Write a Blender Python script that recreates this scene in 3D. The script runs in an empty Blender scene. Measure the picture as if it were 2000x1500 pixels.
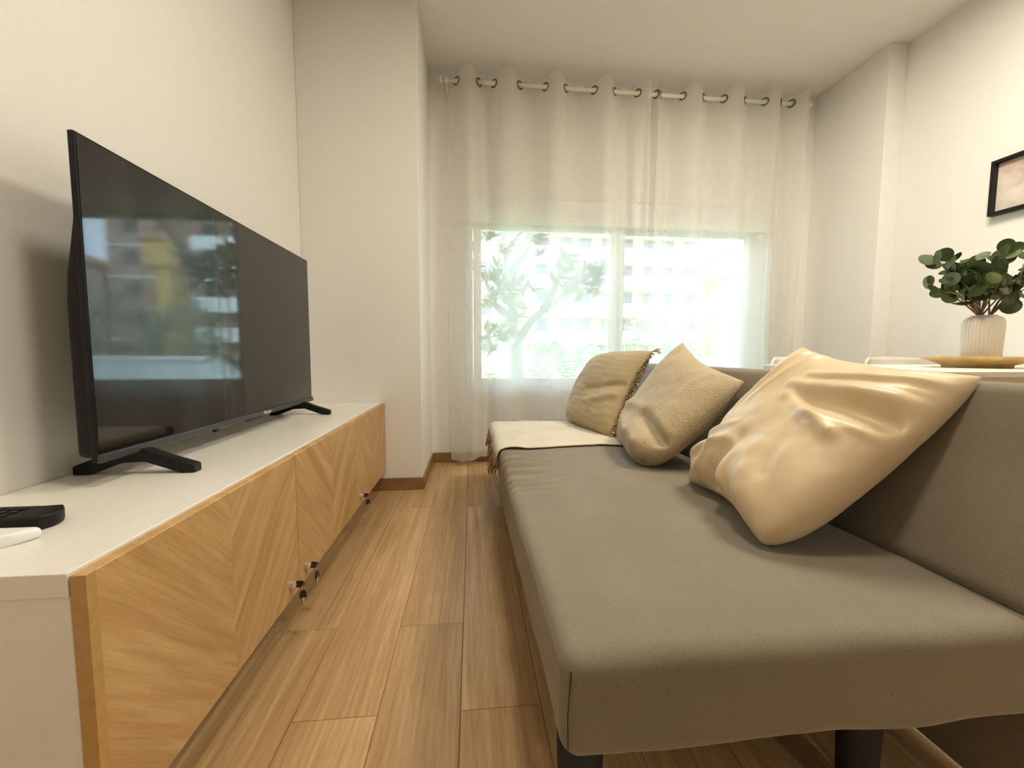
import bpy, bmesh, math, random
from mathutils import Vector, Matrix, Quaternion, noise
random.seed(7)
SC = bpy.context.scene
COL = SC.collection
PI = math.pi

# ------------------------------------------------------------------ camera, world, light, exposure
cam_d = bpy.data.cameras.new('camera')
cam_d.sensor_width = 36.0
cam_d.lens = 797.5 / 2000 * 36.0
cam_d.clip_start = 0.02
cam_d.clip_end = 300
cam = bpy.data.objects.new('camera', cam_d)
COL.objects.link(cam)
_p, _y, _r = 0.0747506, 0.0979885, 0.00283586           # pitch down, yaw right, roll
_f = Vector((math.sin(_y) * math.cos(_p), math.cos(_y) * math.cos(_p), -math.sin(_p)))
_rt = Vector((math.cos(_y), -math.sin(_y), 0))
_up = _rt.cross(_f)
_rt2 = _rt * math.cos(_r) + _up * math.sin(_r)
_up2 = _up * math.cos(_r) - _rt * math.sin(_r)
_m = Matrix((_rt2, _up2, -_f)).transposed().to_4x4()
_m.translation = Vector((0, 0, 0.78))
cam.matrix_world = _m
SC.camera = cam

world = bpy.data.worlds.new('sky')
SC.world = world
world.use_nodes = True
_bg = world.node_tree.nodes['Background']
_bg.inputs[0].default_value = (0.60, 0.80, 1.0, 1)
_bg.inputs[1].default_value = 10.0

sun_d = bpy.data.lights.new('sun', 'SUN')
sun_d.energy = 2.5
sun_d.angle = math.radians(0.6)
sun_d.color = (1.0, 0.93, 0.80)
sun = bpy.data.objects.new('sun', sun_d)
COL.objects.link(sun)
sun.rotation_euler = Vector((0.45, 0.62, -0.75)).to_track_quat('-Z', 'Y').to_euler()

SC.view_settings.view_transform = 'Standard'
SC.view_settings.look = 'None'
SC.view_settings.gamma = 1.0
SC.view_settings.use_curve_mapping = False
SC.view_settings.exposure = 0.74
SC.cycles.use_denoising = True
SC.cycles.max_bounces = 6
SC.cycles.diffuse_bounces = 4
SC.cycles.glossy_bounces = 3
SC.cycles.transparent_max_bounces = 10
SC.cycles.use_adaptive_sampling = True
SC.cycles.adaptive_threshold = 0.08
SC.cycles.adaptive_min_samples = 16
SC.cycles.use_light_tree = False
SC.cycles.sample_clamp_indirect = 8.0
SC.cycles.caustics_reflective = False
SC.cycles.caustics_refractive = False
LAMPS = [((0.25, 0.55, 2.64), 11.0, 0.30), ((1.55, 1.30, 2.64), 23.0, 0.70), ((1.2, -2.1, 2.64), 8.0, 0.30)]
LAMP_COL = (1.0, 0.915, 0.76)

# ------------------------------------------------------------------ helpers
def world_loc(o):
    v = Vector((0, 0, 0))
    while o:
        v += o.location
        o = o.parent
    return v

def obj(name, bm, m, parent=None, smooth=False, loc=None, label=None):
    """link a bmesh (world coordinates) as one mesh object, its origin at loc / at its parent"""
    base = Vector(loc) if loc is not None else (world_loc(parent) if parent else Vector((0, 0, 0)))
    if base.length > 0:
        bmesh.ops.translate(bm, verts=bm.verts, vec=-base)
    me = bpy.data.meshes.new(name)
    bm.to_mesh(me)
    bm.free()
    if smooth:
        for p in me.polygons:
            p.use_smooth = True
    if m:
        me.materials.append(m)
    o = bpy.data.objects.new(name, me)
    COL.objects.link(o)
    if parent:
        o.parent = parent
        o.location = base - world_loc(parent)
    else:
        o.location = base
    if label:
        o['label'] = label
    return o

def thing(name, label, cat, loc, group=None):
    o = bpy.data.objects.new(name, None)
    o.empty_display_size = 0.05
    COL.objects.link(o)
    o.location = loc
    return tag(o, label, cat, group)

def tag(o, label, cat, group=None, kind=None):
    o['label'] = label
    o['category'] = cat
    if group: o['group'] = group
    if kind: o['kind'] = kind
    return o

def struct(o):
    o['kind'] = 'structure'
    return o

def box(bm, x0, x1, y0, y1, z0, z1, bev=0.0, seg=2):
    r = bmesh.ops.create_cube(bm, size=1.0, matrix=Matrix.Translation(((x0 + x1) / 2, (y0 + y1) / 2, (z0 + z1) / 2)) @ Matrix.Diagonal((x1 - x0, y1 - y0, z1 - z0, 1)))
    if bev:
        vs = set(r['verts'])
        es = [e for e in bm.edges if e.verts[0] in vs and e.verts[1] in vs]
        bmesh.ops.bevel(bm, geom=es, offset=bev, segments=seg, profile=0.5, affect='EDGES')
    return bm

def B(*a, **k):
    return box(bmesh.new(), *a, **k)

def grid(bm, fn, nu, nv, closed_u=False):
    vs = [[bm.verts.new(fn(i / nu, j / nv)) for j in range(nv + 1)] for i in range(nu if closed_u else nu + 1)]
    n = len(vs)
    for i in range(nu):
        a, b = vs[i], vs[(i + 1) % n]
        for j in range(nv):
            bm.faces.new((a[j], b[j], b[j + 1], a[j + 1]))
    return vs

def tube(bm, pts, r, n=8, cap=True):
    pts = [Vector(p) for p in pts]
    rs = r if isinstance(r, (list, tuple)) else [r] * len(pts)
    rings = []
    up = Vector((0, 0, 1))
    for i, p in enumerate(pts):
        d = (pts[min(i + 1, len(pts) - 1)] - pts[max(i - 1, 0)]).normalized()
        if abs(d.dot(up)) > 0.95:
            up = Vector((1, 0, 0)) if abs(d.x) < 0.9 else Vector((0, 1, 0))
        s = d.cross(up).normalized()
        t = s.cross(d)
        up = t
        rings.append([bm.verts.new(p + (s * math.cos(a) + t * math.sin(a)) * rs[i]) for a in [2 * PI * k / n for k in range(n)]])
    for a, b in zip(rings, rings[1:]):
        for k in range(n):
            bm.faces.new((a[k], a[(k + 1) % n], b[(k + 1) % n], b[k]))
    if cap:
        bm.faces.new(rings[0][::-1])
        bm.faces.new(rings[-1])
    return bm

def lathe(bm, prof, c, n=48, mod=None):
    """prof: list of (r, z) ; c: centre (x, y, z0)"""
    cx, cy, cz = c
    rings = []
    for k, (r, z) in enumerate(prof):
        ring = []
        for i in range(n):
            a = 2 * PI * i / n
            rr = max(r, 1e-4) * (mod(a, k) if mod else 1)
            ring.append(bm.verts.new((cx + rr * math.cos(a), cy + rr * math.sin(a), cz + z)))
        rings.append(ring)
    for a, b in zip(rings, rings[1:]):
        for i in range(n):
            bm.faces.new((a[i], a[(i + 1) % n], b[(i + 1) % n], b[i]))
    bm.faces.new(rings[0][::-1])
    bm.faces.new(rings[-1])
    return bm

def rbox(bm, x0, x1, y0, y1, z0, z1, r, res=0.03, fn=None):
    """rounded, finely subdivided box; fn deforms each point"""
    lo, hi = Vector((x0, y0, z0)), Vector((x1, y1, z1))
    cache = {}
    def axis(a, b):
        n = max(2, int(round((b - a - 2 * r) / res)))
        e = [r * (1 - math.cos(t * PI / 8)) * 1.0 for t in range(0, 4)]
        L = [a + r * math.tan(0) + x for x in [r * k / 4 for k in range(4)]]
        L += [a + r + (b - a - 2 * r) * i / n for i in range(n + 1)]
        L += [b - r + r * k / 4 for k in range(1, 5)]
        return L
    AX = [axis(lo[i], hi[i]) for i in range(3)]
    def vert(p):
        key = tuple(round(c, 6) for c in p)
        if key in cache: return cache[key]
        p = Vector(p)
        q = Vector([min(max(p[i], lo[i] + r), hi[i] - r) for i in range(3)])
        d = p - q
        if d.length > 1e-9:
            p = q + d.normalized() * r
        if fn: p = Vector(fn(p))
        cache[key] = bm.verts.new(p)
        return cache[key]
    for ax in range(3):
        u, w = (ax + 1) % 3, (ax + 2) % 3
        for side in (0, 1):
            c = (lo if side == 0 else hi)[ax]
            for i in range(len(AX[u]) - 1):
                for j in range(len(AX[w]) - 1):
                    q = []
                    for a, b in ((i, j), (i + 1, j), (i + 1, j + 1), (i, j + 1)):
                        p = [0, 0, 0]
                        p[ax], p[u], p[w] = c, AX[u][a], AX[w][b]
                        q.append(vert(p))
                    if side == 0: q.reverse()
                    if len(set(q)) == 4:
                        try: bm.faces.new(q)
                        except ValueError: pass
    return bm

def fbm(p, oct=4):
    return noise.fractal(Vector(p), 1.0, 2.0, oct)

# ------------------------------------------------------------------ materials
class NT:
    def __init__(s, name):
        s.m = bpy.data.materials.new(name)
        s.m.use_nodes = True
        s.t = s.m.node_tree
        s.b = s.t.nodes['Principled BSDF']
        s.out = s.t.nodes['Material Output']
    def n(s, typ, **k):
        o = s.t.nodes.new(typ)
        for a, v in k.items(): setattr(o, a, v)
        return o
    def l(s, a, b): s.t.links.new(a, b)
    def set(s, **k):
        for a, v in k.items():
            s.b.inputs[a.replace('_', ' ')].default_value = v
        return s
    def math(s, op, a, b=None):
        o = s.n('ShaderNodeMath', operation=op)
        for i, v in enumerate((a, b)):
            if v is None: continue
            if isinstance(v, (int, float)): o.inputs[i].default_value = v
            else: s.l(v, o.inputs[i])
        return o.outputs[0]
    def coords(s, scale=(1, 1, 1), rnd=0.0):
        tc = s.n('ShaderNodeTexCoord')
        mp = s.n('ShaderNodeMapping')
        s.l(tc.outputs['Object'], mp.inputs[0])
        mp.inputs['Scale'].default_value = scale
        if rnd:
            oi = s.n('ShaderNodeObjectInfo')
            cb = s.n('ShaderNodeCombineXYZ')
            for i, k in enumerate((13.1, 37.7, 71.3)):
                s.l(s.math('MULTIPLY', oi.outputs['Random'], k * rnd), cb.inputs[i])
            s.l(cb.outputs[0], mp.inputs['Location'])
        return mp.outputs[0]
    def noise(s, vec, scale=5, detail=4, rough=0.5, dist=0.0):
        o = s.n('ShaderNodeTexNoise')
        o.inputs['Scale'].default_value = scale
        o.inputs['Detail'].default_value = detail
        o.inputs['Roughness'].default_value = rough
        o.inputs['Distortion'].default_value = dist
        s.l(vec, o.inputs['Vector'])
        return o.outputs['Fac']
    def ramp(s, fac, stops):
        o = s.n('ShaderNodeValToRGB')
        e = o.color_ramp.elements
        while len(e) < len(stops): e.new(0.5)
        for i, (p, c) in enumerate(stops):
            e[i].position = p
            e[i].color = (*c, 1)
        s.l(fac, o.inputs[0])
        return o.outputs[0]
    def mix(s, fac, a, b, mode='MIX'):
        o = s.n('ShaderNodeMix', data_type='RGBA', blend_type=mode)
        for i, v in ((0, fac), (6, a), (7, b)):
            if isinstance(v, (int, float)): o.inputs[i].default_value = v
            elif isinstance(v, tuple): o.inputs[i].default_value = (*v, 1)
            else: s.l(v, o.inputs[i])
        return o.outputs[2]
    def bump(s, h, strength=0.2, dist=0.01):
        o = s.n('ShaderNodeBump')
        o.inputs['Strength'].default_value = strength
        o.inputs['Distance'].default_value = dist
        s.l(h, o.inputs['Height'])
        s.l(o.outputs[0], s.b.inputs['Normal'])
        return o

def plain(name, col, rough=0.5, metal=0.0, var=0.04, scale=30, bump=0.0, **k):
    t = NT(name)
    t.set(Roughness=rough, Metallic=metal, **k)
    f = t.noise(t.coords(), scale, 1)
    lo = tuple(c * (1 - var) for c in col)
    hi = tuple(min(1, c * (1 + var)) for c in col)
    t.l(t.ramp(f, [(0.3, lo), (0.7, hi)]), t.b.inputs['Base Color'])
    if bump: t.bump(f, bump, 0.002)
    return t.m

M = {}
M['wall'] = plain('wall_paint', (0.82, 0.805, 0.765), 0.75, var=0.012, scale=120)
M['ceiling'] = plain('ceiling_paint', (0.83, 0.81, 0.775), 0.85, var=0.01, scale=90)
M['white'] = plain('white_lacquer', (0.84, 0.81, 0.74), 0.32, var=0.015, scale=40)
M['pvc'] = plain('white_pvc', (0.84, 0.86, 0.88), 0.35, var=0.01)
M['rodwhite'] = plain('rod_white', (0.82, 0.79, 0.70), 0.35, var=0.02)
M['bronze'] = plain('dark_metal', (0.13, 0.12, 0.10), 0.35, metal=0.8, var=0.1)
M['chrome'] = plain('chrome', (0.85, 0.85, 0.84), 0.12, metal=1.0, var=0.02)
M['black'] = plain('black_plastic', (0.009, 0.0085, 0.0085), 0.5, var=0.2, Specular_IOR_Level=0.25)
M['tvgrey'] = plain('dark_grey_bezel', (0.055, 0.056, 0.06), 0.35, metal=0.3, var=0.1)
M['purple_black'] = plain('black_key_plastic', (0.02, 0.012, 0.018), 0.3, var=0.2)
M['logo'] = plain('white_print', (0.85, 0.85, 0.85), 0.5, var=0.01)
M['ceramic'] = plain('matt_ceramic', (0.78, 0.73, 0.64), 0.6, var=0.02)
M['plate'] = plain('bamboo_plate', (0.62, 0.42, 0.17), 0.5, var=0.15, scale=25)
M['bark'] = plain('stem_bark', (0.17, 0.085, 0.055), 0.7, var=0.3, scale=60)
M['chair'] = plain('chair_shell', (0.72, 0.69, 0.62), 0.5, var=0.02)
M['steel'] = plain('painted_steel', (0.75, 0.74, 0.70), 0.4, var=0.02)
M['rubber'] = plain('black_rubber', (0.006, 0.005, 0.005), 0.6, var=0.2)

def screen_mat():
    t = NT('tv_screen')
    t.set(Base_Color=(0.004, 0.004, 0.005, 1), Roughness=0.04, IOR=1.68)
    return t.m
M['screen'] = screen_mat()

def floor_mat(name, base_mul=1.0):
    t = NT(name)
    v = t.coords((1, 1, 1), rnd=1.0)
    def mp(sc):
        o = t.n('ShaderNodeMapping'); o.inputs['Scale'].default_value = sc; t.l(v, o.inputs[0]); return o.outputs[0]
    big = t.noise(mp((9, 1.1, 1)), 1.0, 4, 0.55, 0.9)
    med = t.noise(mp((26, 0.9, 1)), 1.0, 5, 0.6, 1.2)
    fine = t.noise(mp((420, 14, 1)), 1.0, 3, 0.6)
    wv = t.n('ShaderNodeTexWave', wave_type='BANDS', bands_direction='X')
    wv.inputs['Scale'].default_value = 6.0; wv.inputs['Distortion'].default_value = 7.0; wv.inputs['Detail'].default_value = 3.0; wv.inputs['Detail Scale'].default_value = 1.4
    t.l(mp((3.2, 0.55, 1)), wv.inputs['Vector'])
    c = t.ramp(big, [(0.25, (0.42, 0.265, 0.125)), (0.5, (0.52, 0.345, 0.175)), (0.72, (0.63, 0.45, 0.25))])
    c2 = t.ramp(med, [(0.3, (0.68, 0.62, 0.53)), (0.58, (1.0, 1.0, 1.0)), (0.70, (1.22, 1.25, 1.27))])
    c = t.mix(0.8, c, c2, 'MULTIPLY')
    c3 = t.ramp(wv.outputs['Color'], [(0.0, (0.78, 0.72, 0.62)), (0.45, (1, 1, 1)), (1.0, (1.1, 1.1, 1.08))])
    c = t.mix(0.28, c, c3, 'MULTIPLY')
    c = t.mix(0.35, c, t.ramp(fine, [(0.35, (0.6, 0.55, 0.48)), (0.6, (1.05, 1.05, 1.05))]), 'MULTIPLY')
    oi = t.n('ShaderNodeObjectInfo')
    tone = t.ramp(oi.outputs['Random'], [(0, (0.90, 0.88, 0.86)), (0.5, (1.0, 0.98, 0.95)), (1, (1.10, 1.08, 1.06))])
    c = t.mix(1.0, c, tone, 'MULTIPLY')
    t.l(c, t.b.inputs['Base Color'])
    t.set(Roughness=0.42)
    t.bump(fine, 0.12, 0.0015)
    return t.m
M['plank'] = floor_mat('oak_plank')

def base_mat():
    t = NT('baseboard_wood')
    f = t.noise(t.coords((6, 6, 90)), 1.0, 4, 0.6, 0.3)
    t.l(t.ramp(f, [(0.3, (0.20, 0.105, 0.035)), (0.7, (0.33, 0.19, 0.075))]), t.b.inputs['Base Color'])
    t.set(Roughness=0.5)
    return t.m
M['base'] = base_mat()

def chevron_mat():
    t = NT('chevron_oak_veneer')
    tc = t.n('ShaderNodeTexCoord')
    sp = t.n('ShaderNodeSeparateXYZ')
    t.l(tc.outputs['Object'], sp.inputs[0])
    y, z = sp.outputs['Y'], sp.outputs['Z']
    ay = t.math('ABSOLUTE', y)
    across = t.math('SUBTRACT', z, ay)
    along = t.math('ADD', z, ay)
    side = t.math('MULTIPLY', t.math('SIGN', y), 3.7)
    cb = t.n('ShaderNodeCombineXYZ')
    t.l(across, cb.inputs[0]); t.l(along, cb.inputs[1]); t.l(side, cb.inputs[2])
    oi = t.n('ShaderNodeObjectInfo')
    ad = t.n('ShaderNodeVectorMath', operation='ADD')
    t.l(cb.outputs[0], ad.inputs[0])
    cr = t.n('ShaderNodeCombineXYZ')
    t.l(t.math('MULTIPLY', oi.outputs['Random'], 9.0), cr.inputs[0]); t.l(t.math('MULTIPLY', oi.outputs['Random'], 5.0), cr.inputs[1])
    t.l(cr.outputs[0], ad.inputs[1])
    def mp(sc):
        o = t.n('ShaderNodeMapping'); o.inputs['Scale'].default_value = sc; t.l(ad.outputs[0], o.inputs[0]); return o.outputs[0]
    big = t.noise(mp((16, 1.4, 1)), 1.0, 4, 0.55, 0.5)
    med = t.noise(mp((60, 3.0, 1)), 1.0, 4, 0.6, 0.4)
    fine = t.noise(mp((420, 9, 1)), 1.0, 3, 0.6)
    c = t.ramp(big, [(0.25, (0.46, 0.27, 0.095)), (0.5, (0.58, 0.36, 0.15)), (0.75, (0.70, 0.48, 0.24))])
    c = t.mix(0.55, c, t.ramp(med, [(0.3, (0.72, 0.66, 0.56)), (0.65, (1.08, 1.08, 1.08))]), 'MULTIPLY')
    c = t.mix(0.35, c, t.ramp(fine, [(0.35, (0.68, 0.62, 0.54)), (0.6, (1.04, 1.04, 1.04))]), 'MULTIPLY')
    t.l(c, t.b.inputs['Base Color'])
    t.set(Roughness=0.45)
    t.bump(fine, 0.1, 0.001)
    return t.m
M['chevron'] = chevron_mat()
M['oakedge'] = plain('oak_edge_band', (0.50, 0.30, 0.105), 0.45, var=0.08, scale=60)

def fabric(name, col, scale=500, var=0.18, bump=0.25, rough=0.9, sheen=0.3, dist=0.0012, blotch=0.06):
    t = NT(name)
    v = t.coords()
    a = t.noise(v, scale, 2, 0.6)
    b = t.noise(v, 6, 3)
    lo = tuple(c * (1 - var) for c in col); hi = tuple(min(1, c * (1 + var)) for c in col)
    c = t.ramp(a, [(0.3, lo), (0.7, hi)])
    c = t.mix(1.0, c, t.ramp(b, [(0.3, (1 - blotch,) * 3), (0.7, (1 + blotch,) * 3)]), 'MULTIPLY')
    t.l(c, t.b.inputs['Base Color'])
    t.set(Roughness=rough)
    t.b.inputs['Sheen Weight'].default_value = sheen
    t.b.inputs['Specular IOR Level'].default_value = 0.2
    t.bump(a, bump, dist)
    return t.m
M['sofa'] = fabric('taupe_sofa_fabric', (0.215, 0.18, 0.128), 700, 0.22, 0.25)
M['linen'] = fabric('beige_crinkled_cotton', (0.43, 0.335, 0.195), 420, 0.10, 0.3)
M['boucle'] = fabric('beige_ribbed_plush', (0.47, 0.375, 0.235), 190, 0.16, 0.9, dist=0.004)
M['throw'] = fabric('cream_throw', (0.68, 0.60, 0.46), 500, 0.08, 0.3)
M['fringe'] = fabric('brown_fringe', (0.30, 0.20, 0.10), 300, 0.25, 0.3)
M['fringe2'] = fabric('beige_fringe', (0.52, 0.40, 0.22), 300, 0.2, 0.3)

def satin():
    t = NT('champagne_satin')
    v = t.coords()
    b = t.noise(v, 7, 3)
    t.l(t.ramp(b, [(0.3, (0.60, 0.455, 0.275)), (0.7, (0.67, 0.525, 0.335))]), t.b.inputs['Base Color'])
    t.set(Roughness=0.40)
    t.b.inputs['Sheen Weight'].default_value = 0.25
    t.b.inputs['Specular IOR Level'].default_value = 0.45
    w = t.noise(t.coords((6, 10, 8)), 1.0, 2, 0.45, 0.3)
    t.bump(w, 0.16, 0.025)
    return t.m
M['satin'] = satin()

def curtain_mat():
    t = NT('sheer_voile')
    for n in list(t.t.nodes):
        if n.type == 'BSDF_PRINCIPLED': t.t.nodes.remove(n)
    tr = t.n('ShaderNodeBsdfTransparent')
    tr.inputs[0].default_value = (1, 1, 1, 1)
    df = t.n('ShaderNodeBsdfDiffuse'); df.inputs[0].default_value = (0.86, 0.84, 0.78, 1)
    tl = t.n('ShaderNodeBsdfTranslucent'); tl.inputs[0].default_value = (0.86, 0.85, 0.82, 1)
    mx = t.n('ShaderNodeMixShader'); mx.inputs[0].default_value = 0.44
    t.l(df.outputs[0], mx.inputs[1]); t.l(tl.outputs[0], mx.inputs[2])
    a = t.noise(t.coords((900, 900, 60)), 1.0, 0)
    b = t.noise(t.coords((60, 60, 900)), 1.0, 0)
    w = t.math('MULTIPLY', t.math('ADD', a, b), 0.5)
    # weave + slant: a cloth seen edge-on is denser
    lw = t.n('ShaderNodeLayerWeight'); lw.inputs[0].default_value = 0.35
    op = t.math('ADD', t.math('MULTIPLY', w, 0.30), 0.42)
    op = t.math('MINIMUM', t.math('ADD', op, t.math('MULTIPLY', lw.outputs['Facing'], 0.28)), 0.96)
    m2 = t.n('ShaderNodeMixShader')
    t.l(op, m2.inputs[0]); t.l(tr.outputs[0], m2.inputs[1]); t.l(mx.outputs[0], m2.inputs[2])
    t.l(m2.outputs[0], t.out.inputs[0])
    return t.m
M['voile'] = curtain_mat()

def glass_mat():
    t = NT('window_glass')
    for n in list(t.t.nodes):
        if n.type == 'BSDF_PRINCIPLED': t.t.nodes.remove(n)
    tr = t.n('ShaderNodeBsdfTransparent'); tr.inputs[0].default_value = (0.96, 0.98, 0.97, 1)
    gl = t.n('ShaderNodeBsdfGlossy'); gl.inputs[1].default_value = 0.02
    fr = t.n('ShaderNodeFresnel'); fr.inputs[0].default_value = 1.45
    mx = t.n('ShaderNodeMixShader')
    t.l(fr.outputs[0], mx.inputs[0]); t.l(tr.outputs[0], mx.inputs[1]); t.l(gl.outputs[0], mx.inputs[2])
    t.l(mx.outputs[0], t.out.inputs[0])
    return t.m
M['glass'] = glass_mat()

def leaf_mat(name, c0, c1, rough=0.5, trans=0.0):
    t = NT(name)
    oi = t.n('ShaderNodeObjectInfo')
    nz = t.noise(t.coords(rnd=1.0), 30, 3)
    f = t.math('ADD', t.math('MULTIPLY', oi.outputs['Random'], 0.6), t.math('MULTIPLY', nz, 0.4))
    t.l(t.ramp(f, [(0.15, c0), (0.85, c1)]), t.b.inputs['Base Color'])
    t.set(Roughness=rough)
    return t.m
M['euc'] = leaf_mat('eucalyptus_leaf', (0.026, 0.050, 0.014), (0.105, 0.145, 0.045), 0.55)
M['tleaf'] = leaf_mat('garden_leaf', (0.06, 0.075, 0.03), (0.22, 0.215, 0.105), 0.5)
M['shrub'] = leaf_mat('shrub_leaf', (0.12, 0.15, 0.07), (0.30, 0.32, 0.17), 0.6)
M['banana'] = leaf_mat('bright_leaf', (0.22, 0.42, 0.08), (0.30, 0.52, 0.12), 0.4)
M['trunk'] = plain('tree_bark', (0.13, 0.105, 0.085), 0.85, var=0.3, scale=14)
M['bwhite'] = plain('white_render', (0.86, 0.86, 0.86), 0.8, var=0.02)
M['bpink'] = plain('terracotta_render', (0.50, 0.33, 0.25), 0.85, var=0.06, scale=2)
M['byellow'] = plain('ochre_render', (0.72, 0.47, 0.14), 0.85, var=0.05, scale=2)
M['bcream'] = plain('cream_render', (0.78, 0.66, 0.40), 0.85, var=0.04, scale=2)
M['bdark'] = plain('dark_pane', (0.10, 0.09, 0.09), 0.2, var=0.1)
M['tile'] = plain('roof_tile', (0.42, 0.20, 0.11), 0.8, var=0.15, scale=3)
M['grass'] = plain('lawn', (0.16, 0.24, 0.07), 0.9, var=0.3, scale=3)
M['terrace'] = plain('terrace_paving', (0.55, 0.50, 0.43), 0.8, var=0.08, scale=4)

def lamp_mat():
    t = NT('lamp_diffuser')
    t.set(Base_Color=(0.9, 0.85, 0.75, 1))
    t.b.inputs['Emission Color'].default_value = (1.0, 0.82, 0.56, 1)
    t.b.inputs['Emission Strength'].default_value = 3.0
    return t.m
M['lamp'] = lamp_mat()

# ------------------------------------------------------------------ room shell
XL, XR, YB, YF, ZC = -0.91, 2.65, -3.2, 2.92, 2.66
PX, PY = -0.285, 2.34          # left pillar: right face x, near face y
QX, QY = 2.53, 2.38            # right pillar
T = 0.12
WX0, WX1, WZ0, WZ1 = -0.045, 2.20, 0.50, 1.86     # window opening

struct(obj('wall_left', B(XL - T, XL, YB - T, YF + 0.25, -0.05, ZC + 0.1), M['wall']))
struct(obj('wall_right', B(XR, XR + T, YB - T, YF + 0.25, -0.05, ZC + 0.1), M['wall']))
struct(obj('wall_back', B(XL - T, XR + T, YB - T, YB, -0.05, ZC + 0.1), M['wall']))
struct(obj('ceiling', B(XL - T, XR + T, YB - T, YF + 0.25, ZC, ZC + 0.2), M['ceiling']))
struct(obj('wall_pillar_left', B(XL, PX, PY, YF, 0.0, ZC, bev=0.003), M['wall']))
struct(obj('wall_pillar_right', B(QX, XR, QY, YF, 0.0, ZC, bev=0.003), M['wall']))
bm = bmesh.new()
box(bm, XL, WX0, YF, YF + 0.24, -0.05, ZC)
box(bm, WX1, XR, YF, YF + 0.24, -0.05, ZC)
box(bm, WX0, WX1, YF, YF + 0.24, WZ1, ZC)
box(bm, WX0, WX1, YF, YF + 0.24, -0.05, WZ0)
struct(obj('wall_window', bm, M['wall']))

# floor of oak planks, each plank an object of its own
floor = obj('floor', B(XL, XR, YB, YF, -0.06, -0.0125), M['base'])
struct(floor)
PW, PLEN, GAP = 0.1785, 1.195, 0.0009
starts = {-1: 1.14, 0: 0.845, -2: 0.85, -3: 1.147}
full = None
rng = random.Random(3)
k0 = int(math.floor((XL + 0.028) / PW))
k1 = int(math.ceil((XR + 0.028) / PW))
for k in range(k0, k1):
    x0, x1 = -0.028 + k * PW, -0.028 + (k + 1) * PW
    x0, x1 = max(x0, XL), min(x1, XR)
    if x1 - x0 < 0.01: continue
    j = starts.get(k, rng.uniform(0.3, 1.5))
    while j > YB: j -= PLEN
    while j < YF:
        y0, y1 = max(j, YB), min(j + PLEN, YF)
        j += PLEN
        if y1 - y0 < 0.02: continue
        cx, cy = (x0 + x1) / 2, (y0 + y1) / 2
        std = abs(x1 - x0 - PW) < 1e-4 and abs(y1 - y0 - PLEN) < 1e-4
        if std and full:
            o = full.copy(); COL.objects.link(o); o.location = (cx, cy, 0)
        else:
            b = bmesh.new()
            box(b, x0 + GAP / 2, x1 - GAP / 2, y0 + GAP / 2, y1 - GAP / 2, -0.0125, 0.0)
            es = [e for e in b.edges if all(v.co.z > -0.001 for v in e.verts)]
            bmesh.ops.bevel(b, geom=es, offset=0.0009, segments=1, affect='EDGES')
            o = obj('plank', b, M['plank'], floor, loc=(cx, cy, 0))
            if std: full = o

# baseboards
bh, bt = 0.07, 0.012
struct(obj('baseboard_left', B(XL, XL + bt, YB, PY, 0, bh, bev=0.002), M['base']))
bm = bmesh.new()
box(bm, XL + bt, PX + bt, PY - bt, PY, 0, bh, bev=0.002)
box(bm, PX, PX + bt, PY, YF - bt, 0, bh, bev=0.002)
struct(obj('baseboard_pillar', bm, M['base']))
struct(obj('baseboard_window', B(PX + bt, QX - bt, YF - bt, YF, 0, bh, bev=0.002), M['base']))
bm = bmesh.new()
box(bm, QX - bt, QX, QY - bt, YF - bt, 0, bh, bev=0.002)
box(bm, QX, XR - bt, QY - bt, QY, 0, bh, bev=0.002)
box(bm, XR - bt, XR, YB, QY - bt, 0, bh, bev=0.002)
struct(obj('baseboard_right', bm, M['base']))

# window: outer frame, shutter box, two sliding sashes with panes
win = bpy.data.objects.new('window_1', None); COL.objects.link(win); win.location = (1.08, 2.95, WZ0)
struct(win)
fy0, fy1 = 2.95, 3.04
obj('shutter_box', B(WX0, WX1, 2.925, 3.12, 1.685, WZ1, bev=0.004), M['pvc'], win)
bm = bmesh.new()
box(bm, WX0, WX0 + 0.055, fy0, fy1, WZ0, 1.685, bev=0.004)
box(bm, WX1 - 0.055, WX1, fy0, fy1, WZ0, 1.685, bev=0.004)
box(bm, WX0 + 0.055, WX1 - 0.055, fy0, fy1, WZ0, WZ0 + 0.045, bev=0.004)
obj('window_frame', bm, M['pvc'], win)
for (a, b, ya) in ((0.012, 1.12, 2.965), (1.06, 2.143, 3.002)):
    bm = bmesh.new()
    s = 0.058
    box(bm, a, a + s, ya, ya + 0.034, WZ0 + 0.045, 1.685, bev=0.004)
    box(bm, b - s - 0.05, b, ya, ya + 0.034, WZ0 + 0.045, 1.685, bev=0.004) if a < 0.5 else box(bm, b - s, b, ya, ya + 0.034, WZ0 + 0.045, 1.685, bev=0.004)
    e = b - s - (0.05 if a < 0.5 else 0)
    box(bm, a + s, e, ya, ya + 0.034, WZ0 + 0.045, 0.60, bev=0.004)
    box(bm, a + s, e, ya, ya + 0.034, 1.655, 1.685, bev=0.003)
    sash = obj('sash', bm, M['pvc'], win)
    obj('pane', B(a + s - 0.008, e + 0.008, ya + 0.013, ya + 0.019, 0.595, 1.66), M['glass'], sash)
obj('handle', B(0.03, 0.05, 2.945, 2.965, 1.02, 1.16, bev=0.006), M['pvc'], win)
bm = B(WX0 - 0.01, WX1 + 0.01, 3.05, 3.22, WZ0 - 0.03, WZ0 - 0.002, bev=0.004)
obj('window_sill', bm, M['bwhite'], win)

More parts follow.
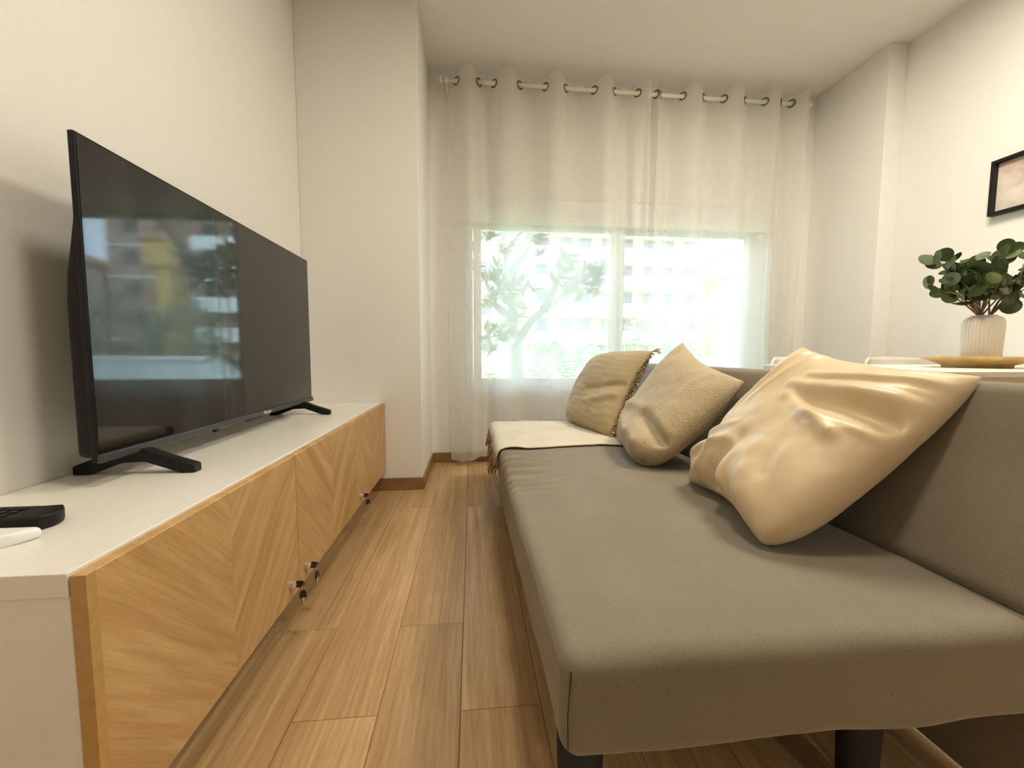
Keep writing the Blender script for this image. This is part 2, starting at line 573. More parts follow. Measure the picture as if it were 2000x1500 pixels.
# ------------------------------------------------------------------ ceiling lamps of the room (behind and beside the camera)
for i, (p, w, ds) in enumerate(LAMPS):
    lab = ['white round ceiling lamp over the sofa end', 'white round ceiling lamp over the dining table', 'white round ceiling lamp at the back of the room'][i]
    t = thing('ceiling_lamp', lab, 'lamp', (p[0], p[1], ZC), 'round ceiling lamps')
    bm = bmesh.new(); rd = ds / 2 + 0.02; lathe(bm, [(rd * 0.94, -0.03), (rd, -0.025), (rd, 0.0)], (p[0], p[1], ZC), 32)
    obj('housing', bm, M['white'], t, True)
    bm = bmesh.new(); lathe(bm, [(rd * 0.4, -0.042), (rd * 0.75, -0.038), (rd * 0.92, -0.03)], (p[0], p[1], ZC), 32)
    obj('diffuser', bm, M['lamp'], t, True)
    ld = bpy.data.lights.new('lamp_light', 'AREA'); ld.shape = 'DISK'; ld.size = ds
    ld.energy = w; ld.color = LAMP_COL
    lo = bpy.data.objects.new('lamp_light', ld); COL.objects.link(lo); lo.parent = t
    lo.location = (0, 0, -0.05)

# ------------------------------------------------------------------ tv cabinet
CX, CZT, CZB = -0.487, 0.503, 0.12
CY = [0.545, 1.162, 1.752, 2.338]
cab = thing('tv_cabinet', 'long low white cabinet with three chevron oak doors under the television', 'cabinet', (-0.70, 1.44, 0.0))
bm = bmesh.new()
box(bm, XL + 0.004, CX - 0.022, CY[0] + 0.004, CY[0] + 0.022, CZB, CZT - 0.032, bev=0.0015)
obj('side_panel', bm, M['white'], cab)
bm = bmesh.new()
box(bm, XL + 0.004, CX - 0.022, CY[3] - 0.02, CY[3] - 0.002, CZB, CZT - 0.032)
obj('side_panel', bm, M['white'], cab)
obj('bottom_panel', B(XL + 0.004, CX - 0.022, CY[0] + 0.022, CY[3] - 0.02, CZB, CZB + 0.018), M['white'], cab)
obj('back_panel', B(XL + 0.004, XL + 0.012, CY[0] + 0.022, CY[3] - 0.02, CZB + 0.018, CZT - 0.032), M['white'], cab)
for y in (CY[1], CY[2]):
    obj('divider', B(XL + 0.012, CX - 0.024, y - 0.009, y + 0.009, CZB + 0.018, CZT - 0.032), M['white'], cab)
for (x, y) in ((-0.84, 0.66), (-0.62, 0.66), (-0.84, 1.45), (-0.62, 1.45), (-0.84, 2.24), (-0.62, 2.24)):
    bm = bmesh.new(); lathe(bm, [(0.02, 0), (0.02, CZB)], (x, y, 0), 16)
    obj('leg', bm, M['black'], cab)
locks = [(1.106, 0.160, 0.35), (1.206, 0.160, -0.15), (1.798, 0.160, 0.1)]
for i in range(3):
    y0, y1 = CY[i] + 0.0015, CY[i + 1] - 0.0015
    d = obj('door', B(CX - 0.019, CX, y0, y1, CZB - 0.004, CZT - 0.004, bev=0.0012, seg=1), M['chevron'], cab, loc=(CX, (y0 + y1) / 2, 0.31))
    if i == 0:
        obj('edge_band', B(CX - 0.0185, CX + 0.0004, y0 - 0.0004, y0 + 0.014, CZB - 0.003, CZT - 0.0045), M['oakedge'], d)
    ly, lz, tw = locks[i]
    bm = bmesh.new()
    tube(bm, [(CX - 0.001, ly, lz), (CX + 0.004, ly, lz), (CX + 0.0045, ly, lz), (CX + 0.010, ly, lz)], [0.0105, 0.0105, 0.009, 0.0085], 20)
    obj('lock_cylinder', bm, M['chrome'], d, label='chrome lock cylinder')
    # key in the lock: metal shank, flat plastic bow
    def keyshape(bm_p, bm_m, o, dirx, width_dir, th_dir, s=1.0):
        o, dx, wd, td = Vector(o), Vector(dirx).normalized(), Vector(width_dir).normalized(), Vector(th_dir).normalized()
        tube(bm_m, [o, o + dx * 0.008 * s], 0.0028, 8)
        pr = [(0.006, -0.0085), (0.018, -0.0085), (0.025, -0.006), (0.0275, 0.0), (0.025, 0.006), (0.018, 0.0085), (0.006, 0.0085)]
        a = [bm_p.verts.new(o + dx * u * s + wd * w * s - td * 0.0018) for u, w in pr]
        b = [bm_p.verts.new(o + dx * u * s + wd * w * s + td * 0.0018) for u, w in pr]
        n = len(pr)
        bm_p.faces.new(a[::-1]); bm_p.faces.new(b)
        for q in range(n): bm_p.faces.new((a[q], a[(q + 1) % n], b[(q + 1) % n], b[q]))
    w1 = Vector((0, math.cos(tw + 1.1), math.sin(tw + 1.1)))
    bp, bmm = bmesh.new(), bmesh.new()
    keyshape(bp, bmm, (CX + 0.009, ly, lz), (1, 0, 0), w1, Vector((1, 0, 0)).cross(w1))
    kx = obj('key', bmm, M['chrome'], d)
    obj('key_bow', bp, M['purple_black'], kx, label='black plastic bow of the key')
    # key ring and the second key hanging below
    bm = bmesh.new()
    c = Vector((CX + 0.031, ly, lz - 0.007))
    tube(bm, [c + Vector((0.003 * math.sin(a), 0.007 * math.cos(a) * 0.6, 0.009 * math.sin(a))) for a in [2 * PI * q / 16 for q in range(17)]], 0.0009, 6, cap=False)
    obj('key_ring', bm, M['chrome'], kx)
    bp, bmm = bmesh.new(), bmesh.new()
    wd = Vector((math.sin(tw * 2 + 0.5), math.cos(tw * 2 + 0.5), 0)) if i else Vector((0.95, 0.3, 0))
    keyshape(bp, bmm, c + Vector((0, 0, -0.038)), (0, 0, 1), wd, Vector((0, 0, 1)).cross(wd), 1.0)
    bmesh.ops.rotate(bp, verts=bp.verts, cent=c, matrix=Matrix.Rotation(0.0, 3, 'X'))
    tube(bmm, [c + Vector((0, 0, -0.038)), c + Vector((0, 0, -0.052))], 0.0022, 8)
    k2 = obj('hanging_key', bp, M['purple_black'], d, label='spare key with black plastic bow hanging from the ring')
    obj('key_blade', bmm, M['chrome'], k2)

top = obj('cabinet_top', B(XL + 0.003, CX - 0.0205, CY[0], CY[3], CZT - 0.032, CZT, bev=0.0015), M['white'])
tag(top, 'long white top board lying along the oak-fronted cabinet', 'worktop')

# ------------------------------------------------------------------ television
TX, TY0, TY1, TZ0, TZ1 = -0.757, 0.893, 2.012, 0.556, 1.205
tv = thing('television', 'large black flat-screen television standing on the white cabinet top', 'television', (-0.78, 1.45, CZT))
obj('panel', B(TX - 0.012, TX, TY0, TY1, TZ0, TZ1, bev=0.002), M['black'], tv)
obj('screen', B(TX - 0.002, TX + 0.0008, TY0 + 0.004, TY1 - 0.004, TZ0 + 0.017, TZ1 - 0.004), M['screen'], tv)
obj('bottom_bezel', B(TX - 0.004, TX + 0.006, TY0 + 0.001, TY1 + 0.002, TZ0 - 0.002, TZ0 + 0.016, bev=0.002), M['tvgrey'], tv)
bm = bmesh.new()
def backfn(p):
    # housing that thickens towards the lower middle
    u = (p.z - TZ0) / (TZ1 - TZ0)
    d = 1.0 if u < 0.55 else max(0.25, 1 - (u - 0.55) * 3.2)
    return (TX - 0.011 - (TX - 0.011 - p.x) * d, p.y, p.z)
rbox(bm, TX - 0.052, TX - 0.010, TY0 + 0.012, TY1 - 0.02, TZ0 + 0.004, TZ1 - 0.10, 0.014, 0.05, backfn)
obj('rear_housing', bm, M['black'], tv, True)
for y in (1.005, 1.905):
    bm = bmesh.new()
    # wide inverted-V foot running from the wall to the front
    prof_top = [(-0.895, 0.020), (-0.800, TZ0 + 0.004 - CZT), (-0.742, TZ0 + 0.004 - CZT), (-0.700, 0.040), (-0.638, 0.019)]
    prof_bot = [(-0.895, 0.0), (-0.862, 0.0), (-0.795, 0.026), (-0.745, 0.028), (-0.668, 0.0), (-0.638, 0.0)]
    poly = prof_top + prof_bot[::-1]
    w = 0.013
    a = [bm.verts.new((x, y - w + (0.018 if abs(x + 0.767) > 0.09 else 0) * 0, CZT + z)) for x, z in poly]
    b = [bm.verts.new((x, y + w, CZT + z)) for x, z in poly]
    n = len(poly)
    bm.faces.new(a); bm.faces.new(b[::-1])
    for q in range(n): bm.faces.new((a[q], b[q], b[(q + 1) % n], a[(q + 1) % n]))
    bmesh.ops.recalc_face_normals(bm, faces=bm.faces)
    bmesh.ops.bevel(bm, geom=list(bm.edges), offset=0.002, segments=1, affect='EDGES')
    obj('foot', bm, M['black'], tv)
obj('sensor', B(TX - 0.004, TX + 0.006, 1.268, 1.283, TZ0 - 0.010, TZ0 - 0.001, bev=0.002), M['black'], tv)
obj('sensor_housing', B(TX - 0.006, TX + 0.005, 1.44, 1.54, TZ0 - 0.006, TZ0 - 0.001, bev=0.002), M['black'], tv)
fc = bpy.data.curves.new('logo', 'FONT')
fc.body = 'Hisense'; fc.size = 0.017; fc.align_x = 'CENTER'; fc.align_y = 'CENTER'; fc.extrude = 0.0002
fo = bpy.data.objects.new('tmp', fc); COL.objects.link(fo)
bpy.context.view_layer.update()
me = bpy.data.meshes.new_from_object(fo.evaluated_get(bpy.context.evaluated_depsgraph_get()))
bpy.data.objects.remove(fo)
me.materials.append(M['logo'])
lg = bpy.data.objects.new('logo', me); COL.objects.link(lg); lg.parent = tv
lg.location = Vector((TX + 0.0064, 1.575, TZ0 + 0.007)) - tv.location
lg.rotation_euler = (PI / 2, 0, PI / 2)
lg['label'] = 'small white lettering on the bottom bezel'

# remote and white gadget at the near end of the cabinet top
rm = thing('remote_control', 'black remote control lying on the near end of the cabinet top', 'remote', (-0.76, 0.70, CZT))
def rfn(p):
    u = (p.x + 0.675) / 0.03
    x = p.x
    if p.x > -0.70:                      # tapered rounded tip
        k = (p.x + 0.70) / 0.035
        return (p.x - 0.012 * k * abs((p.y - 0.70) / 0.027) ** 2, p.y + 0.004 * k, p.z)
    return p
bm = bmesh.new(); rbox(bm, -0.85, -0.662, 0.678, 0.735, CZT, CZT + 0.024, 0.006, 0.012, rfn)
obj('body', bm, M['black'], rm, True)
for i in range(7):
    for j in range(3):
        x, y = -0.722 - i * 0.0165, 0.687 + j * 0.0145
        obj('button', B(x - 0.005, x + 0.005, y - 0.0045, y + 0.0045, CZT + 0.0235, CZT + 0.0265, bev=0.001, seg=1), M['rubber'], rm)
wg = thing('plastic_gadget', 'rounded white plastic gadget beside the black remote, cut by the left edge', 'gadget', (-0.755, 0.632, CZT))
bm = bmesh.new()
def gfn(p):
    return p
rbox(bm, -0.79, -0.640, 0.618, 0.662, CZT, CZT + 0.018, 0.0085, 0.012, lambda p: (p.x - 0.03 * max(0, (p.x + 0.67) / 0.03) * ((p.y - 0.663) / 0.045) ** 2, p.y, p.z))
obj('body', bm, M['pvc'], wg, True)
obj('button', B(-0.75, -0.735, 0.63, 0.642, CZT + 0.0175, CZT + 0.0195, bev=0.002), M['steel'], wg)

# ------------------------------------------------------------------ sofa bed
SY0, SY1 = 0.493, 2.41
sofa = thing('sofa_bed', 'taupe fabric sofa bed with low reclined back and dark legs', 'sofa', (0.5, 1.45, 0))
TAN = 0.384
def seatfn(p):
    x, y, z = p
    # soft crown, sagging lower hem, creases over the front edge near the far end
    u = (x - 0.11) / 0.70
    v = (y - SY0) / (SY1 - SY0)
    if z > 0.31:
        z += 0.008 * math.sin(PI * min(max(u, 0), 1)) * math.sin(PI * min(max(v, 0), 1)) ** 0.5
    if z < 0.29:
        z += 0.004 * math.sin(y * 23) * (1 if x < 0.2 else 0.4) + 0.004 * math.sin(x * 17)
    g = math.exp(-((y - 1.44) / 0.24) ** 2) * math.exp(-max(0, x - 0.15) ** 2 / 0.014)
    cr = math.sin(y * 95 + 3.0 * math.sin(y * 11) - 14 * x) * 0.6 + math.sin(y * 151 + 8 * x) * 0.4
    if z > 0.34: z += 0.011 * g * cr
    if x < 0.16: x += -0.007 * g * cr - 0.010 * math.exp(-((y - 1.25) / 0.5) ** 2)
    n = fbm((p.x * 5, p.y * 3, p.z * 5), 3) * 0.0025
    return (x + n, y + n, z + n)
bm = bmesh.new()
rbox(bm, 0.118, 0.862, SY0, SY1, 0.230, 0.383, 0.026, 0.011, seatfn)
seat = obj('seat', bm, M['sofa'], sofa, True)
bm = bmesh.new()
tube(bm, [(0.126, SY0 + 0.006, 0.242), (0.124, SY0 + 0.003, 0.30), (0.128, SY0 + 0.004, 0.362)], 0.0007, 6)
obj('corner_seam', bm, M['black'], seat)
def backfn2(p):
    # p: x = thickness 0..0.15, y, z = along the slab
    n = fbm((p.x * 6, p.y * 3, p.z * 4), 3) * 0.003
    s, t = p.z, p.x + n
    ang = math.atan(TAN)
    ca, sa = math.cos(ang), math.sin(ang)
    return (0.735 + s * sa + t * ca, p.y, 0.152 + s * ca - t * sa)
bm = bmesh.new()
rbox(bm, 0.0, 0.145, SY0, SY1, 0.250, 0.628, 0.03, 0.035, backfn2)
obj('backrest', bm, M['sofa'], sofa, True)
obj('rear_skirt', B(0.878, 0.93, SY0 + 0.01, SY1 - 0.01, 0.03, 0.385, bev=0.012), M['sofa'], sofa)
for (x, y) in ((0.155, 0.545), (0.665, 0.60), (0.20, 2.33), (0.665, 2.30)):
    bm = bmesh.new()
    r = 0.028
    lathe(bm, [(r * 0.9, 0), (r, 0.02), (r * 1.25, 0.246)], (x, y, 0), 20)
    obj('leg', bm, M['rubber'], sofa, True)
obj('seat_underframe', B(0.15, 0.70, SY0 + 0.05, SY1 - 0.05, 0.222, 0.246, bev=0.004), M['rubber'], sofa)
bm = bmesh.new()
tube(bm, [(0.97, 0.60, 0.40), (1.06, 0.60, 0.0)], 0.02, 12); obj('leg', bm, M['rubber'], sofa, True)
bm = bmesh.new()
tube(bm, [(0.97, 2.30, 0.40), (1.06, 2.30, 0.0)], 0.02, 12); obj('leg', bm, M['rubber'], sofa, True)

# ------------------------------------------------------------------ throw with fringe at the far end of the seat
thr = thing('throw_blanket', 'cream throw with brown fringe folded over the far end of the sofa seat', 'blanket', (0.36, 2.0, 0.385))
def seat_h(x, y):
    u = (x - 0.11) / 0.70; v = (y - SY0) / (SY1 - SY0)
    return 0.3835 + 0.008 * math.sin(PI * min(max(u, 0), 1)) * max(0, math.sin(PI * min(max(v, 0), 1))) ** 0.5
def throwfn(u, v, th=0.0):
    # u across from the back (0) over the front edge (1), v from near to far
    L = u * 0.575
    y = 1.645 + v * 0.63 + 0.012 * math.sin(u * 7) * (1 - v) + 0.03 * u * v
    if L < 0.545:
        x = 0.655 - L - 0.04 * v * (1 - u); z = seat_h(x, y) + 0.0065
        rise = max(0.0, 1 - (x - 0.11) / 0.03)
        z -= 0.010 * rise ** 2
    else:
        d = L - 0.545
        a = min(d / 0.03, 1)
        x = 0.110 - 0.008 * math.sin(a * PI / 2); z = 0.3765 - d * 0.85
    w = fbm((u * 4, v * 3, 2.0), 4) * 0.005 + 0.005 * math.exp(-((u - 0.85 + 0.25 * v) / 0.05) ** 2) + 0.004 * math.exp(-((v - 0.35 - 0.5 * (1 - u)) / 0.05) ** 2)
    return Vector((x - (w + 0.003 if L > 0.53 else 0), y, z + max(0, w) + th))
bm = bmesh.new()
grid(bm, lambda u, v: throwfn(u, v), 60, 40)
bmesh.ops.recalc_face_normals(bm, faces=bm.faces)
me_o = obj('cloth', bm, M['throw'], thr, True)
sm = me_o.modifiers.new('thick', 'SOLIDIFY'); sm.thickness = 0.004; sm.offset = 0
bm = bmesh.new()
r2 = random.Random(5)
for i in range(70):
    v = (i + r2.uniform(-0.3, 0.3)) / 70
    v = min(max(v, 0), 1)
    p = throwfn(1.0, v)
    L = r2.uniform(0.055, 0.10) * (1.0 if v < 0.6 else 0.75)
    pts = [p + Vector((-0.003, 0, 0.004))]
    q = p.copy()
    dy = r2.uniform(-0.35, 0.35)
    for s in range(4):
        q = q + Vector((r2.uniform(-0.65, 0.15), dy + r2.uniform(-0.4, 0.4), -1)).normalized() * L / 4
        q.x = min(q.x, 0.099)
        pts.append(q.copy())
    tube(bm, pts, [0.004, 0.005, 0.0045, 0.0035, 0.0018], 5)
fr = obj('fringe', bm, M['fringe'], thr, True, label='brown twisted fringe hanging over the seat edge')
fr['kind'] = 'stuff'
bm = bmesh.new()
for i in range(60):                       # pale short threads along the far hem
    u = i / 60
    p = throwfn(u * 0.8, 1.0)
    q = p + Vector((r2.uniform(-0.012, 0.012), r2.uniform(0.012, 0.03), 0.0005))
    tube(bm, [p, (p + q) / 2 + Vector((0, 0, 0.002)), q], 0.0013, 4)
f2 = obj('hem_threads', bm, M['throw'], thr, True); f2['kind'] = 'stuff'

# ------------------------------------------------------------------ cushions
def cushion(name, label, A, Bc, Cc, D, Tf, Tb, mat, wr, pulls=(0.06, 0.06, 0.06, 0.06), n=64, power=0.55, rnd=(0, 0, 0, 0)):
    """A top far, Bc top near, Cc bottom near, D bottom far; front side faces -x"""
    A, Bc, Cc, D = [Vector(v) for v in (A, Bc, Cc, D)]
    nrm = ((Cc - A).cross(Bc - D)).normalized()
    if nrm.x > 0: nrm = -nrm
    base = (Cc + D) / 2
    t = thing(name, label, 'cushion', base)
    pt, pn, pb, pf = pulls
    def P(a, b):
        # a: -1 far .. 1 near ; b: -1 bottom .. 1 top
        ka = pn if a > 0 else pf
        kb = pt if b > 0 else pb
        kr = rnd[(0 if a < 0 else 1) if b > 0 else (3 if a < 0 else 2)] * (a * b) ** 4
        a2 = a * (1 - ka * (1 - b * b) - kr); b2 = b * (1 - kb * (1 - a * a) - kr * 0.6)
        u, v = (a2 + 1) / 2, (b2 + 1) / 2
        lo = D.lerp(Cc, u); hi = A.lerp(Bc, u)
        return lo.lerp(hi, v)
    def prof(a, b):
        return (max(0, 1 - a ** 4) * max(0, 1 - b ** 4)) ** power * (1 - 0.25 * (a * a * b * b)) * (1 + (0.25 * b * b if b < 0 else -0.12 * b))
    def surf(sgn, T):
        def f(u, v):
            # denser near the rim
            a = math.sin((u - 0.5) * PI); b = math.sin((v - 0.5) * PI)
            p = P(a, b); e = prof(a, b)
            d = T * e
            w = wr(a, b, sgn) * min(1, e * 1.8)
            return p + nrm * sgn * (d + w)
        return f
    bm = bmesh.new()
    g1 = grid(bm, surf(1, Tf), n, n)
    g2 = grid(bm, surf(-1, Tb), n, n)
    bmesh.ops.remove_doubles(bm, verts=bm.verts, dist=0.0004)
    bmesh.ops.recalc_face_normals(bm, faces=bm.faces)
    for v in bm.verts:                      # rest on the seat, do not sink into the back
        zs = seat_h(min(max(v.co.x, 0.12), 0.8), v.co.y) + 0.002
        if v.co.z < zs and v.co.x < 0.84: v.co.z = zs + (v.co.z - zs) * 0.03
        lim = 0.735 + (v.co.z - 0.152) * TAN - 0.005
        if v.co.z < 0.74 and v.co.x > lim: v.co.x = lim + (v.co.x - lim) * 0.03
    c = obj('cover', bm, mat, t, True)
    return t, P, nrm

def crease(a, b, a0, b0, a1, b1, w, h):
    dx, dy = a1 - a0, b1 - b0
    L2 = dx * dx + dy * dy
    s = ((a - a0) * dx + (b - b0) * dy) / L2
    sc = min(max(s, 0), 1)
    d2 = (a - a0 - sc * dx) ** 2 + (b - b0 - sc * dy) ** 2
    return h * math.exp(-d2 / (w * w)) * (1 - 0.6 * sc)

def wr3(a, b, s):
    w = fbm((a * 1.3, b * 1.3, s * 5.0 + 1), 3) * 0.008
    if s > 0:
        w += crease(a, b, 0.95, 0.55, -0.2, 0.45, 0.07, 0.022) + crease(a, b, 0.95, 0.8, -0.1, 0.62, 0.05, 0.016)
        w -= crease(a, b, 0.9, 0.35, 0.05, 0.30, 0.09, 0.030)
        w += crease(a, b, 0.75, 0.05, -0.1, 0.30, 0.06, 0.018) + crease(a, b, 0.95, 0.18, 0.3, 0.12, 0.035, 0.010) + crease(a, b, 0.95, 0.68, 0.1, 0.52, 0.03, 0.008)
        w += crease(a, b, -0.95, -0.45, -0.35, -0.25, 0.05, 0.012) + crease(a, b, -0.55, -0.95, -0.45, -0.5, 0.05, 0.012)
        w += crease(a, b, -0.9, -0.75, -0.2, -0.45, 0.08, 0.020) - crease(a, b, -0.25, -1.0, -0.1, -0.45, 0.15, 0.042)
        w += crease(a, b, 0.12, -0.9, 0.0, -0.5, 0.11, 0.016) + crease(a, b, 0.5, -0.85, 0.25, -0.4, 0.11, 0.012)
        w -= crease(a, b, 0.6, -0.55, 0.4, 0.0, 0.08, 0.008)
        w += 0.004 * math.sin(9 * a + 5 * b + 4 * fbm((a * 2, b * 2, 3.3), 2)) * max(0, -b)
        w += crease(a, b, -0.6, 0.95, -0.8, -0.2, 0.05, 0.010) + crease(a, b, -0.35, 0.95, -0.6, 0.1, 0.04, 0.008)
    return w
cushion('satin_cushion', 'large champagne satin cushion nearest the camera, leaning on the sofa back',
        (0.945, 1.085, 0.800), (0.962, 0.678, 0.737), (0.553, 0.712, 0.388), (0.655, 1.165, 0.388), 0.085, 0.075, M['satin'], wr3,
        (0.13, -0.02, 0.16, 0.02), 100, 0.42, (0, 0, 0.14, 0.03))
def wr2(a, b, s):
    w = fbm((a * 1.5, b * 1.5, s * 5.0 + 9), 3) * 0.008
    if s > 0:
        w -= crease(a, b, 0.95, -0.45, 0.25, -0.35, 0.10, 0.045)
        w += crease(a, b, 0.2, -0.75, -0.7, -0.6, 0.12, 0.018) + crease(a, b, 0.7, -0.75, 0.3, -0.6, 0.13, 0.02)
        w += crease(a, b, -0.9, -0.4, 0.1, -0.25, 0.07, 0.012)
    return w
cushion('plush_cushion', 'beige ribbed plush cushion in the middle of the three cushions', (0.888, 1.655, 0.828), (0.905, 1.262, 0.690),
        (0.548, 1.272, 0.388), (0.668, 1.785, 0.388), 0.085, 0.07, M['boucle'], wr2, (0.12, -0.02, 0.04, -0.04), 72, 0.44, (0, 0.05, 0.26, 0.10))
def wr1(a, b, s):
    w = fbm((a * 1.2, b * 1.2, s * 5.0 + 4), 3) * 0.008 + 0.0011 * math.sin(b * 42 + 3 * math.sin(a * 3) + 5 * fbm((a * 2, b * 2, 1.0), 2))
    if s > 0:
        w -= crease(a, b, 0.9, 0.1, -0.1, -0.1, 0.08, 0.016)
        w += crease(a, b, 0.9, -0.15, 0.0, -0.4, 0.07, 0.012)
    return w
c1, P1, n1 = cushion('fringed_cushion', 'beige cotton cushion with fringed edge at the far end of the sofa', (0.690, 2.305, 0.755), (0.872, 1.905, 0.792),
                     (0.645, 1.815, 0.388), (0.540, 2.285, 0.388), 0.085, 0.07, M['linen'], wr1, (-0.06, 0.08, 0.0, -0.05), 64, 0.45, (0.12, 0, 0.02, 0.10))
bm = bmesh.new()
r3 = random.Random(11)
for i in range(170):
    b = -0.98 + 1.96 * (i + r3.uniform(-0.4, 0.4)) / 170
    b = min(max(b, -1), 1)
    p = P1(1.0, b)
    if p.z < 0.395: p.z = 0.395
    d = (P1(1.0, b) - P1(0.9, b)).normalized()
    d = (d * 0.7 + n1 * r3.uniform(0.2, 1.4) + Vector((r3.uniform(-.5, .5), r3.uniform(-.5, .5), r3.uniform(-.6, .3))) * 0.7).normalized()
    L = r3.uniform(0.022, 0.045)
    q = p + d * L; q.z = max(q.z, 0.392)
    k = (p + q) / 2 + Vector((r3.uniform(-.004, .004), r3.uniform(-.004, .004), 0.003))
    tube(bm, [p, k, q], [0.0032, 0.0028, 0.0014], 4)
for i in range(10):                       # tassel at the top corner
    p = P1(1.0, 1.0)
    q = p + Vector((r3.uniform(0.0, 0.03), r3.uniform(-0.05, -0.02), r3.uniform(-0.02, 0.012)))
    tube(bm, [p, (p + q) / 2 + Vector((0, 0, 0.006)), q], [0.004, 0.003, 0.0012], 4)
f3 = obj('fringe', bm, M['fringe2'], c1, True, label='curly cotton fringe along the near edge'); f3['kind'] = 'stuff'

# ------------------------------------------------------------------ curtain rod and two sheer curtains
RY, RZ, RR = 2.815, 2.545, 0.013
rod = thing('curtain_rod', 'white curtain rod running above the window', 'curtain rod', (1.1, RY, RZ))
bm = bmesh.new(); tube(bm, [(-0.185, RY, RZ), (2.385, RY, RZ - 0.006)], RR, 16); obj('pole', bm, M['rodwhite'], rod, True)
for x, s in ((-0.185, -1), (2.385, 1)):
    bm = bmesh.new()
    tube(bm, [(x, RY, RZ), (x + s * 0.012, RY, RZ), (x + s * 0.014, RY, RZ), (x + s * 0.03, RY, RZ)], [0.02, 0.02, 0.016, 0.011], 16)
    obj('finial', bm, M['rodwhite'], rod, True)
for x in (-0.155, 2.355):
    bm = bmesh.new()
    box(bm, x - 0.011, x + 0.011, YF - 0.007, YF - 0.001, RZ - 0.075, RZ + 0.03, bev=0.002)
    box(bm, x - 0.006, x + 0.006, RY + 0.0, YF - 0.005, RZ - 0.022, RZ - 0.010, bev=0.002)
    tube(bm, [(x - 0.008, RY, RZ), (x + 0.008, RY, RZ)], 0.019, 16)
    obj('bracket', bm, M['rodwhite'], rod)

def panel(name, label, lobes, x0, x1, gather):
    """lobes: ring crossing positions (x) where the cloth passes the rod, alternately front / back lobes"""
    t = thing(name, label, 'curtain', ((x0 + x1) / 2, RY, 0.05), 'sheer curtains')
    X = [x0] + lobes + [x1]
    def phase(x):
        for i in range(len(X) - 1):
            if x <= X[i + 1] or i == len(X) - 2:
                return i, min(max((x - X[i]) / (X[i + 1] - X[i]), 0), 1)
    def fy(x):
        i, f = phase(x)
        front = (i % 2 == 1)
        if i == 0: s = (0.5 + f / 2); amp = 0.035; s = math.cos(f * PI / 2); return amp * s
        if i == len(X) - 2: s = math.sin(f * PI / 2)
        else: s = math.sin(f * PI)
        wd = X[i + 1] - X[i]
        amp = 0.048 if wd > 0.07 else 0.03
        return (-amp if front else amp) * s
    def fn(u, v):
        x = x0 + (x1 - x0) * u
        i, f = phase(x)
        front = (i % 2 == 1)
        y = fy(x)
        low = 1 - v
        # folds drift and get softer and irregular further down
        k = min(1.0, low * 1.6)
        drift = (0.018 * math.sin(x * 7.0 + 1.2) + 0.012 * math.sin(x * 17 + low * 2.0)) * k
        g = sum(am * math.exp(-((x - c) / w) ** 2) * math.sin((x - c) / wl * 2 * PI) for c, w, wl, am in gather) * k
        y2 = y * (1 - 0.35 * k) + 0.012 * math.sin(x * 23 + 2 * math.sin(low * 3)) * k + g
        ztop = 2.588 + (0.036 * math.sin(min(f, 1) * PI) if front and 0 < i < len(X) - 2 else (0.03 if front else 0.0) * (f if i == len(X) - 2 else 1))
        zb = 0.045 + 0.014 * math.sin(x * 23 + 0.6)
        return Vector((x + drift, RY + y2, zb + (ztop - zb) * v))
    bm = bmesh.new()
    nu = int((x1 - x0) / 0.008)
    grid(bm, fn, nu, 46)
    bmesh.ops.recalc_face_normals(bm, faces=bm.faces)
    obj('cloth', bm, M['voile'], t, True)
    for x in lobes:
        e = 0.004
        d = Vector((2 * e, fy(x + e) - fy(x - e), 0)).normalized()
        nn = Vector((d.y, -d.x, 0))
        bm = bmesh.new()
        c = Vector((x, RY, RZ))
        pts = [c + (d * math.cos(a) + Vector((0, 0, 1)) * math.sin(a)) * 0.0235 for a in [2 * PI * q / 28 for q in range(29)]]
        tube(bm, pts, 0.0042, 8, cap=False)
        obj('eyelet', bm, M['bronze'], t, True)
    return t
panel('sheer_curtain', 'wider sheer white eyelet curtain over the left window half', [-0.091, 0.053, 0.153, 0.323, 0.494, 0.633, 0.826, 0.968, 1.129], -0.145, 1.205,
      [(1.06, 0.12, 0.075, 0.022), (0.0, 0.08, 0.09, 0.012)])
panel('sheer_curtain', 'narrower sheer white eyelet curtain over the right window half', [1.262, 1.290, 1.449, 1.600, 1.747, 1.905, 2.052, 2.172, 2.252], 1.245, 2.352,
      [(1.33, 0.07, 0.06, 0.020), (2.2, 0.1, 0.08, 0.014)])

# ------------------------------------------------------------------ dining table, chairs, plate, vase, picture
tx0, tx1, ty0, ty1, tz = 1.405, 2.58, 1.07, 1.85, 0.73
tb = thing('dining_table', 'white dining table standing behind the sofa back', 'table', ((tx0 + tx1) / 2, (ty0 + ty1) / 2, 0))
obj('tabletop', B(tx0, tx1, ty0, ty1, tz - 0.018, tz, bev=0.002), M['white'], tb)
for x in (tx0 + 0.06, tx1 - 0.06):
    for y in (ty0 + 0.06, ty1 - 0.06):
        bm = bmesh.new(); tube(bm, [(x, y, 0), (x, y, tz - 0.018)], 0.022, 16); obj('leg', bm, M['white'], tb, True)
obj('apron', B(tx0 + 0.06, tx1 - 0.06, ty0 + 0.05, ty1 - 0.05, tz - 0.06, tz - 0.018), M['white'], tb)

